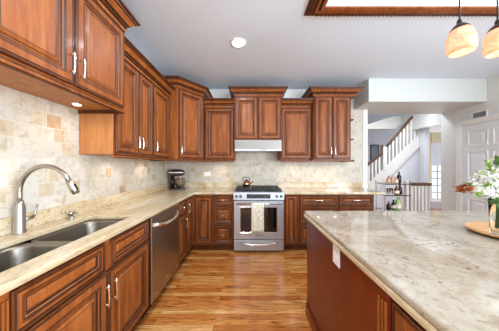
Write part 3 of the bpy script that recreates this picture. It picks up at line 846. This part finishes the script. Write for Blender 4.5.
# ------------------------------------------------------------------ range
rg = thing('gas_range', 'stainless slide-in gas range with black cooktop on the back wall', 'range', (-0.2435, 2.965, 0))
RW = 0.768
mb = MB(); mb.box(0, RW, 0.03, 0.63, 0.03, 0.912, BLACKM); mb.box(0.02, RW - 0.02, 0.06, 0.6, 0.0, 0.0295, BLACKM); mb.build('body', rg)
mb = MB(); mb.box(0.006, RW - 0.006, -0.012, 0.0295, 0.035, 0.195, INOX); dr_ = mb.build('storage_drawer', rg, bevel=0.004)
mb = MB(); pts = []
for k in range(13):
    u = -1 + 2 * k / 12; pts.append((RW / 2 + u * 0.27, -0.012 - 0.04 * (1 - abs(u) ** 4), 0.155 - 0.018 * (1 - u * u)))
mb.tube(pts, 0.012, CHROME, 10); mb.build('handle', dr_)
mb = MB(); mb.rings(RW - 0.012, 0.585, [(0, 0.0295, INOX), (0, -0.010, INOX), (0.004, -0.014, INOX), (0.095, -0.014, CHROME), (0.100, -0.018, CHROME), (0.106, -0.012, BLACKM), (0.112, -0.011, GLASSB)], 0.006, 0.208)
od = mb.build('oven_door', rg)
mb = MB(); mb.tube([(0.05, -0.062, 0.752), (RW - 0.05, -0.062, 0.752)], 0.0135, CHROME, 12)
for x in (0.075, RW - 0.075): mb.tube([(x, -0.012, 0.752), (x, -0.060, 0.752)], 0.010, CHROME, 10)
mb.build('handle', od)
mb = MB(); mb.box(RW / 2 - 0.05, RW / 2 + 0.05, -0.0165, -0.0145, 0.255, 0.272, VENTD); mb.build('badge', od)
mb = MB(); mb.prism([(0.0295, 0.80), (-0.03, 0.805), (-0.018, 0.915), (0.0295, 0.925)], 0.0, RW, INOX, 'x'); cp = mb.build('control_panel', rg, bevel=0.003)
TP = Matrix.Translation((0, -0.024, 0.86)) @ Matrix.Rotation(math.atan2(0.012, 0.11), 4, 'X').inverted()
for x in (0.045, 0.11, RW - 0.11, RW - 0.045):
    mb = MB(); mb.lathe([(0.024, 0.001), (0.022, 0.008), (0.019, 0.028), (0.013, 0.031)], STEELD, (0, 0, 0), 16, Matrix.Translation((x, -0.0245, 0.86)) @ Matrix.Rotation(PI / 2 - 0.108, 4, 'X')); mb.build('knob', cp)
mb = MB(); mb.prism([(-0.0235, 0.828), (-0.0315, 0.828), (-0.0255, 0.892), (-0.0155, 0.892)], 0.20, 0.56, GLASSB, 'x'); mb.build('display', cp)
mb = MB(); mb.prism([(-0.0292, 0.842), (-0.0317, 0.842), (-0.0282, 0.878), (-0.0262, 0.878)], 0.30, 0.44, DISPLAY, 'x'); mb.build('clock_screen', cp)
mb = MB(); mb.box(0.006, RW - 0.006, 0.0297, 0.625, 0.9125, 0.924, BLACKM); mb.build('cooktop', rg, bevel=0.003)
for bx, by in ((0.19, 0.18), (0.19, 0.46), (0.58, 0.18), (0.58, 0.46), (0.385, 0.32)):
    mb = MB(); mb.lathe([(0.05, 0.9242), (0.05, 0.932), (0.035, 0.934), (0.035, 0.942), (0.03, 0.945)], IRON, (bx, by, 0), 16); mb.build('burner', rg)
for gx in (0.03, 0.27, 0.51):
    mb = MB(); g1 = gx + 0.228
    for x in (gx, g1 - 0.014): mb.box(x, x + 0.014, 0.05, 0.60, 0.944, 0.960, IRON)
    for y in (0.05, 0.31, 0.586): mb.box(gx + 0.014, g1 - 0.014, y, y + 0.014, 0.944, 0.960, IRON)
    for y in (0.18, 0.46): mb.box(gx + 0.014, g1 - 0.014, y - 0.006, y + 0.006, 0.950, 0.964, IRON)
    mb.box((gx + g1) / 2 - 0.006, (gx + g1) / 2 + 0.006, 0.064, 0.586, 0.950, 0.964, IRON)
    for x in (gx, g1 - 0.014):
        for y in (0.05, 0.586): mb.box(x, x + 0.014, y, y + 0.014, 0.9242, 0.944, IRON)
    mb.build('grate', rg)
# towel over the oven handle
tw = thing('dish_towel', 'cream floral dish towel hanging over the oven door handle', 'towel', (-0.2435 + 0.272, 2.965, 0))
mb = MB(); rows = []
prof = []
for k in range(10): prof.append((-0.0795 - 0.002 * math.sin(k), 0.33 + k * (0.752 - 0.33) / 9))
for k in range(1, 7):
    a = PI - PI * k / 6; prof.append((-0.062 + 0.0175 * math.cos(a), 0.752 + 0.0175 * math.sin(a)))
for k in range(1, 7): prof.append((-0.0445, 0.752 - k * 0.04))
nx = 12
for x in range(nx + 1):
    u = x / nx
    rows.append([mb.bm.verts.new((u * 0.185, y - (0.004 * math.sin(u * 9.5) * (1 if i < 9 else 0.0)), z)) for i, (y, z) in enumerate(prof)])
for i in range(nx):
    for j in range(len(prof) - 1): mb.face([rows[i][j], rows[i + 1][j], rows[i + 1][j + 1], rows[i][j + 1]], TOWEL, True)
o = mb.build('cloth', tw); sm = o.modifiers.new('thick', 'SOLIDIFY'); sm.thickness = 0.004; sm.offset = 0
# kettle on the rear left burner
kt = thing('tea_kettle', 'small copper and steel kettle on the rear left burner', 'kettle', (-0.055, 3.42, 0.965))
mb = MB(); mb.lathe([(0.058, 0), (0.068, 0.01), (0.072, 0.04), (0.060, 0.075), (0.035, 0.092)], COPPER, n=20); mb.build('body', kt)
mb = MB(); mb.lathe([(0.034, 0.0925), (0.03, 0.10), (0.008, 0.105), (0.011, 0.115), (0.006, 0.123)], BRONZE, n=16); mb.build('lid', kt)
mb = MB(); mb.tube([(0.06, 0, 0.04), (0.10, 0, 0.065), (0.115, 0, 0.095)], [0.016, 0.011, 0.008], COPPER, 10); mb.build('spout', kt)
mb = MB(); mb.tube([(-0.055, 0, 0.08), (-0.075, 0, 0.13), (-0.03, 0, 0.155), (0.03, 0, 0.155), (0.06, 0, 0.125), (0.05, 0, 0.08)], 0.006, BLACKM, 8); mb.build('handle', kt)

# ---- stand mixer
mx = thing('stand_mixer', 'dark stand mixer with steel bowl on the counter in the corner', 'stand mixer', (-1.295, 3.39, ZC1), 0.15)
mb = MB(); mb.prism(rrect(-0.085, 0.165, -0.085, 0.085, 0.07), 0.0, 0.032, BLACKM); mb.build('base', mx, bevel=0.008)
mb = MB(); mb.loft([[(x, y, z) for x, y in rrect(-0.075 + o_, -0.015 + o_ * 0.3, -0.045, 0.045, 0.025)] for z, o_ in ((0.0325, 0), (0.12, 0.012), (0.225, 0.0))], BLACKM); mb.build('column', mx)
mb = MB(); lp = []
for k, (x, r) in enumerate(((-0.105, 0.03), (-0.09, 0.05), (-0.03, 0.062), (0.05, 0.062), (0.12, 0.055), (0.15, 0.04), (0.158, 0.02))):
    lp.append([(x, r * 0.95 * math.cos(2 * PI * i / 16), 0.285 + r * math.sin(2 * PI * i / 16)) for i in range(16)])
mb.loft(lp, PEWTER); hd = mb.build('motor_head', mx)
mb = MB(); mb.box(-0.09, 0.15, -0.0615, -0.058, 0.283, 0.296, CHROME); mb.build('trim_band', hd)
mb = MB(); mb.lathe([(0.022, 0.205), (0.028, 0.222)], CHROME, (0.09, 0, 0), 14); mb.tube([(0.09, 0, 0.205), (0.09, 0, 0.16)], 0.008, CHROME, 8); mb.build('beater_shaft', hd)
mb = MB(); mb.lathe([(0.05, 0.033), (0.045, 0.045), (0.075, 0.07), (0.093, 0.12), (0.095, 0.185), (0.098, 0.188), (0.091, 0.187), (0.088, 0.12), (0.04, 0.06)], STEEL, (0.085, 0, 0), 22); mb.build('bowl', mx)
# ---- outlets
def outlet(label, loc, rotz, w, h):
    t = thing('outlet_plate', label, 'outlet', loc, rotz)
    mb = MB(); mb.box(-w / 2, w / 2, -0.006, 0, -h / 2, h / 2, WHITEP); mb.build('plate', t, bevel=0.002)
    for s_ in (-1, 1):
        mb = MB()
        dx, dz = (s_ * w * 0.22, 0) if w > h else (0, s_ * h * 0.2)
        mb.lathe([(0.016, 0.0), (0.015, 0.002)], PLATE, (0, 0, 0), 14, Matrix.Translation((dx, -0.0062, dz)) @ Matrix.Rotation(PI / 2, 4, 'X')); mb.build('socket', t)
outlet('white double outlet plate on the back wall tiles right of the mixer', (-0.785, BY - 0.0085, 1.165), 0, 0.125, 0.085)

# ------------------------------------------------------------------ island
IX, IY0, IY1 = 0.515, 0.30, 1.745
IXR = 2.42
ib = thing('kitchen_island', 'large island cabinet with smooth red-brown end panel', 'kitchen island', (IX, IY1, 0))
mb = MB(); mb.box(0, IXR - IX, IY0 - IY1, 0, 0.10, 0.862, WOODI); mb.box(0.004, IXR - IX - 0.004, IY0 - IY1 + 0.004, -0.004, 0, 0.0995, WOODI); mb.build('carcass', ib)
mb = MB(); mb.box(-0.014, -0.0005, -0.985, 0.0, 0.0, 0.095, WOODI); mb.box(-0.009, -0.0005, -0.985, 0.0, 0.0955, 0.11, WOODI); mb.build('base_moulding', ib, bevel=0.003)
mb = MB(); mb.box(-0.02, -0.0005, -1.055, -0.990, 0.0, 0.858, WOODI)
for k in range(3): mb.box(-0.027, -0.0205, -1.048 + k * 0.019, -1.036 + k * 0.019, 0.12, 0.83, WOOD)
mb.build('fluted_post', ib, bevel=0.002)
for k in range(1):
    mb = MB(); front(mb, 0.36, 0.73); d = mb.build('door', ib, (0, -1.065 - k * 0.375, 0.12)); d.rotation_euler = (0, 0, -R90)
    bow(0.03 if k % 2 else 0.33, 0.60).build('handle', d)
ic = thing('island_countertop', 'polished cream granite island top with stepped edge', 'countertop', (0, 0, 0))
mb = slab([(0.497, IY0 - 0.03), (2.47, IY0 - 0.03), (2.47, 1.760), (0.497, 1.760)], [], 0.8885, 0.915, GRANI); mb.build('slab', ic, bevel=0.007)
mb = slab([(0.490, IY0 - 0.037), (2.477, IY0 - 0.037), (2.477, 1.767), (0.490, 1.767)], [], 0.8635, 0.888, GRAN); mb.build('edge_layer', ic, bevel=0.007)  # same stone as the slab, coloured paler to stand for light on the edge
outlet('white outlet plate on the red-brown island end panel', (IX - 0.0005, 1.148, 0.802), -R90, 0.085, 0.125)

# ---- turntable, vase, flowers
TXc, TYc = 1.53, 1.135
tt = thing('round_serving_board', 'round pale wooden board under the vase on the island', 'serving board', (TXc, TYc, 0.9155))
mb = MB(); mb.lathe([(0.10, 0), (0.10, 0.012)], BLACKM, n=28); mb.build('foot', tt)
mb = MB(); mb.lathe([(0.180, 0.0125), (0.188, 0.018), (0.188, 0.026), (0.183, 0.030)], OAKB, n=48); mb.build('board', tt)
VX, VY = 1.375, 1.075
VZ = 0.9155 + 0.0305
vs = thing('glass_vase', 'clear glass vase of white flowers on the round wooden board', 'vase', (VX, VY, VZ))
mb = MB(); mb.lathe([(0.030, 0.0), (0.034, 0.003), (0.036, 0.08), (0.040, 0.20), (0.0375, 0.20), (0.0335, 0.08), (0.031, 0.012)], GLASS, n=24); mb.build('glass', vs)
mb = MB(); mb.lathe([(0.0325, 0.0125), (0.033, 0.06), (0.0345, 0.11)], GLASS, n=24)
rim = Vector((VX, VY, VZ + 0.19))
def leaf(mb, p, d, L, w, m):
    d = Vector(d).normalized(); s = d.cross(Vector((0, 0, 1)))
    s = s.normalized() if s.length > 0.01 else Vector((1, 0, 0))
    nrm = s.cross(d)
    p = Vector(p)
    pts = []
    for u, ww, dr in ((0.02, 0.04, 0), (0.3, 0.9, 0.05), (0.6, 0.8, 0.02), (0.99, 0.03, -0.12)):
        c = p + d * (L * u) + nrm * (L * dr)
        pts.append((c - s * (w * ww / 2), c + nrm * (-0.15 * w * ww), c + s * (w * ww / 2)))
    vs_ = [[mb.bm.verts.new(q) for q in r] for r in pts]
    for i in range(3):
        for j in range(2): mb.face([vs_[i][j], vs_[i][j + 1], vs_[i + 1][j + 1], vs_[i + 1][j]], m, True)
def stem(tip, col=STEMM, root=None):
    base = Vector((VX + random.uniform(-0.012, 0.012), VY + random.uniform(-0.012, 0.012), VZ + 0.03))
    mid = Vector((VX + (tip.x - VX) * 0.12, VY + (tip.y - VY) * 0.12, VZ + 0.2))
    mid.x = max(min(mid.x, VX + 0.022), VX - 0.022); mid.y = max(min(mid.y, VY + 0.022), VY - 0.022)
    o0 = root.location if root else Vector()
    mb = MB(); mb.tube([base - o0, mid - o0, (mid + tip) / 2 + Vector((0, 0, 0.02)) - o0, tip - o0], 0.0022, col, 6)
    return mb
FG = 'white clustered flowers in the glass vase'
def pp(px, py, Y): return Vector(((px - 249.5) / 195 * Y, Y, CAMH + (165.5 - py) / 195 * Y))
for i, (px, py, Y, R) in enumerate(((477, 184, 1.06, 0.042), (489, 180, 1.02, 0.045), (499, 186, 1.05, 0.045), (484, 192, 0.99, 0.038), (497, 172, 1.08, 0.042), (506, 176, 1.0, 0.045), (494, 194, 1.0, 0.035), (482, 176, 1.13, 0.036))):
    t = pp(px, py, Y)
    r = thing('white_flower', 'white clustered flower head standing in the glass vase', 'flower', (t.x, t.y, t.z), 0, FG)
    mb = MB()
    for k in range(95):
        a = random.uniform(0, 2 * PI); ct_ = random.uniform(-0.7, 1); st_ = math.sqrt(1 - ct_ * ct_)
        nrm = Vector((st_ * math.cos(a), st_ * math.sin(a), ct_)); c = nrm * R * random.uniform(0.72, 1.08)
        s1 = nrm.cross(Vector((0.3, 0.2, 1))).normalized(); s2 = nrm.cross(s1)
        rr = R * random.uniform(0.16, 0.26); vv = [mb.bm.verts.new(c + (s1 * math.cos(q * PI / 4) + s2 * math.sin(q * PI / 4)) * rr * (1 if q % 2 else 0.55) + nrm * (0.10 * rr if q % 2 else 0)) for q in range(8)]
        cv = mb.bm.verts.new(c - nrm * rr * 0.2)
        for q in range(8): mb.face([cv, vv[q], vv[(q + 1) % 8]], PETAL, True)
    mb.build('flower_head', r)
    stem(t - Vector((0, 0, R * 0.6)), STEMM, r).build('stem', r)
def sprig(label, px, py, Y, m, n, L, w, spread, name='leafy_sprig', grp='leafy sprigs in the glass vase'):
    t = pp(px, py, Y); r = thing(name, label, 'foliage', (t.x, t.y, t.z), 0, grp)
    mb = MB(); d0 = (t - rim).normalized()
    for k in range(n):
        f = k / n
        p = -d0 * (f * spread) + Vector((random.uniform(-1, 1), random.uniform(-1, 1), random.uniform(-1, 1))) * spread * 0.2
        dd_ = d0 + Vector((random.uniform(-1, 1), random.uniform(-1, 1), random.uniform(-0.8, 0.8))) * 0.9
        leaf(mb, p, dd_, L * random.uniform(0.7, 1.1), w * random.uniform(0.8, 1.2), m)
    mb.build('leaves', r); stem(t - d0 * 0.01, STEMM, r).build('stem', r)
sprig('russet brown leaf sprig pointing left out of the flower vase', 459, 188, 1.06, ORANGE, 24, 0.034, 0.034, 0.07, 'russet_sprig')
sprig('pale green leaf sprig just above the russet one in the flower vase', 468, 184, 1.08, LEAF, 10, 0.045, 0.026, 0.05)
sprig('green leaf sprig hanging low on the left front of the flower vase', 478, 194, 0.98, LEAF, 9, 0.038, 0.022, 0.04)
sprig('tall green leaf sprig at the top of the flower bouquet', 489, 165, 1.05, LEAF, 12, 0.042, 0.022, 0.06)
sprig('tallest dark green leaf sprig at the right top of the flower bouquet', 499, 161, 1.05, LEAFD, 12, 0.042, 0.022, 0.06)
sprig('green leaf sprig in the middle of the white flowers', 488, 185, 0.96, LEAF, 7, 0.036, 0.020, 0.04)
sprig('small green leaf sprig between the white flowers and the tall sprig', 480, 174, 1.03, LEAF, 6, 0.034, 0.018, 0.03)
sprig('green leaf sprig at the right edge of the bouquet', 501, 180, 0.95, LEAF, 6, 0.036, 0.02, 0.03)
sprig('dark green leaf sprig drooping over the vase rim', 495, 202, 1.00, LEAFD, 14, 0.045, 0.03, 0.05)

# ------------------------------------------------------------------ bar shelf with bottles beyond the counter end
bx0, bx1, by0, by1 = 2.32, 2.74, 3.33, 3.57
bs = thing('bar_shelf', 'small metal shelf unit with three glass shelves holding bottles', 'shelf unit', (bx0, by0, 0))
for x in (0, bx1 - bx0):
    for y in (0, by1 - by0):
        mb = MB(); mb.box(x - 0.008, x + 0.008, y - 0.008, y + 0.008, 0, 1.06, STEEL); mb.build('post', bs)
ZSH = (1.01, 0.815, 0.545)
for z in ZSH:
    mb = MB(); mb.box(0.009, bx1 - bx0 - 0.009, 0.002, by1 - by0 - 0.002, z - 0.010, z, SHELFG)
    mb.box(-0.008, bx1 - bx0 + 0.008, -0.010, 0.0015, z - 0.012, z + 0.002, BRONZE); mb.box(-0.008, bx1 - bx0 + 0.008, by1 - by0 - 0.0015, by1 - by0 + 0.010, z - 0.012, z + 0.002, BRONZE)
    mb.build('glass_shelf', bs)
def bottle(name, label, px, z, y, r, h, m, cap=BLACKM, lab=True, grp=None):
    x = (px - 249.5) / 195 * y
    t = thing(name, label, 'bottle', (x, y, z + 0.0025), 0, grp)
    mb = MB(); mb.lathe([(r * 0.95, 0), (r, 0.004), (r, h * 0.58), (r * 0.8, h * 0.68), (r * 0.34, h * 0.78), (r * 0.34, h * 0.93)], m, n=16); mb.build('body', t)
    mb = MB(); mb.lathe([(r * 0.42, h * 0.931), (r * 0.42, h), (r * 0.36, h * 1.005)], cap, n=12); mb.build('cap', t)
    if lab:
        mb = MB(); mb.lathe([(r * 1.02, h * 0.15), (r * 1.02, h * 0.45)], LABELM, n=16, cap0=False, cap1=False); mb.build('paper_label', t)
G1 = 'bottles on the glass shelf unit'
bottle('liquor_bottle', 'leftmost rosy bottle on the top glass shelf', 388.5, ZSH[0], 3.42, 0.036, 0.13, PINKB, AMBER, False, G1)
bottle('liquor_bottle', 'middle rosy bottle on the top glass shelf', 392.5, ZSH[0], 3.46, 0.036, 0.14, PINKB, AMBER, False, G1)
bottle('liquor_bottle', 'rosy bottle beside the tall dark one on the top glass shelf', 396, ZSH[0], 3.42, 0.034, 0.12, PINKB, LABELM, True, G1)
bottle('wine_bottle', 'tall dark bottle at the right of the top glass shelf', 399, ZSH[0], 3.46, 0.034, 0.20, DARKB, DARKB, False, G1)
bottle('liquor_bottle', 'squat amber bottle with pale label on the middle glass shelf', 396.5, ZSH[1], 3.40, 0.040, 0.155, AMBER, COPPER, True, G1)
bottle('liquor_bottle', 'dark amber bottle at the right of the middle glass shelf', 400, ZSH[1], 3.46, 0.034, 0.165, DARKB, BRONZE, False, G1)
def tumbler(label, px, z, y):
    x = (px - 249.5) / 195 * y
    t = tag(MBglass().build('drinking_glass', loc=(x, y, z + 0.0025)), label, 'glass', 'drinking glasses on the glass shelf unit')
def MBglass():
    mb = MB(); mb.lathe([(0.026, 0), (0.030, 0.11), (0.028, 0.11), (0.024, 0.008)], GLASS, n=16); return mb
tumbler('left drinking glass on the middle glass shelf', 386.5, ZSH[1], 3.42)
tumbler('right drinking glass on the middle glass shelf', 391, ZSH[1], 3.42)
bottle('green_bottle', 'pale green bottle on the lowest glass shelf', 398, ZSH[2], 3.42, 0.045, 0.24, GREENB, WHITEP, True, G1)
bottle('wine_bottle', 'dark bottle left of the green one on the lowest glass shelf', 393.5, ZSH[2], 3.45, 0.036, 0.17, DARKB, BLACKM, True, G1)
bottle('wine_bottle', 'leftmost dark bottle on the lowest glass shelf', 388.5, ZSH[2], 3.42, 0.036, 0.14, DARKB, BLACKM, False, G1)

# ------------------------------------------------------------------ ceiling lights
def can_light(x, y, label, z=CZ):
    t = thing('recessed_light', label, 'light', (x, y, z - 0.0005), 0, 'recessed ceiling downlights')
    mb = MB(); mb.lathe([(0.095, 0), (0.095, -0.006), (0.072, -0.010), (0.068, -0.004)], WHITEP, n=28); mb.build('trim_ring', t)
    mb = MB(); mb.lathe([(0.067, -0.0045), (0.060, -0.008)], CANGLOW, n=24); mb.build('lens', t)
    d = bpy.data.lights.new('can_lamp', 'AREA'); d.shape = 'DISK'; d.size = 0.12; d.energy = CAN_POWER; d.color = (0.84, 0.92, 1.0)
    l = bpy.data.objects.new('can_lamp', d); COL.objects.link(l); l.parent = t; l.location = (0, 0, -0.012)
can_light(-0.13, 2.25, 'round recessed ceiling light in front of the range')
for x, y in ((-0.13, 1.35), (-0.13, 0.3), (-0.13, -1.2), (1.6, -1.6), (3.0, 0.9)):  # unseen cans added to lift the aisle, base cabinets and right wall
    can_light(x, y, 'round recessed ceiling light added out of view to brighten the kitchen')

# ---- pendants over the island
def pendant(px, py, Y, label, tilt=-0.08):
    x = (px - 249.5) / 195 * Y; zc = CAMH + (165.5 - py) / 195 * Y
    t = thing('pendant_light', label, 'pendant lamp', (x, Y, CZ + 0.1305), 0, 'alabaster pendant lamps over the island')
    zz = zc - (CZ + 0.1305)
    k = Y / 195
    mb = MB(); mb.lathe([(0.06, 0), (0.06, -0.012), (0.02, -0.03)], BRONZE, n=20); mb.build('canopy', t)
    top = zz + 17 * k
    mb = MB(); mb.tube([(0, 0, -0.03), (0, 0, top + 3 * k)], 0.0042, BLACKM, 8); mb.build('cord', t)
    M = Matrix.Translation((0, 0, top)) @ Matrix.Rotation(tilt, 4, 'Y')
    mb = MB(); mb.lathe([(1.2 * k, 5.5 * k), (2.0 * k, 3.5 * k), (2.0 * k, 1.5 * k), (4.2 * k, -0.2 * k), (6.6 * k, -2.8 * k), (7.6 * k, -4.6 * k)], BRONZE, n=20, M=M); mb.build('cap', t)
    mb = MB(); n = 28; loops = []
    for r, z in ((4.6, -2.6), (6.8, -4.2), (8.9, -7.0), (10.2, -11), (11.0, -16), (11.1, -21), (10.7, -25.5), (9.8, -28.0)):
        L = []
        for i in range(n):
            a = 2 * PI * i / n
            zz_ = z
            f = max(0.0, (-z - 6) / 21)
            zz_ = z + f * -0.6 * math.cos(a)          # oblique lower rim
            L.append(M @ Vector((r * math.cos(a) * k, r * math.sin(a) * k, zz_ * k)))
        loops.append(L)
    mb.loft(loops, ALAB, cap0=False, cap1=False)
    s_ = mb.build('glass_shade', t); so = s_.modifiers.new('thick', 'SOLIDIFY'); so.thickness = 0.004; so.offset = -1
    mb = MB(); mb.lathe([(0.004, -6 * k), (0.022, -11 * k), (0.026, -15 * k), (0.015, -19 * k), (0.004, -20 * k)], BULBGLOW, n=14, M=M); mb.build('bulb', t)
    d = bpy.data.lights.new('pendant_lamp', 'POINT'); d.energy = PENDANT_POWER; d.color = (1.0, 0.85, 0.62); d.shadow_soft_size = 0.03
    l = bpy.data.objects.new('pendant_lamp', d); COL.objects.link(l); l.parent = t; l.location = M @ Vector((0, 0, -23 * k))
pendant(459.5, 42, 1.22, 'left alabaster glass pendant lamp over the island')
pendant(497.5, 42.5, 1.22, 'right alabaster glass pendant lamp over the island, cut by the frame')
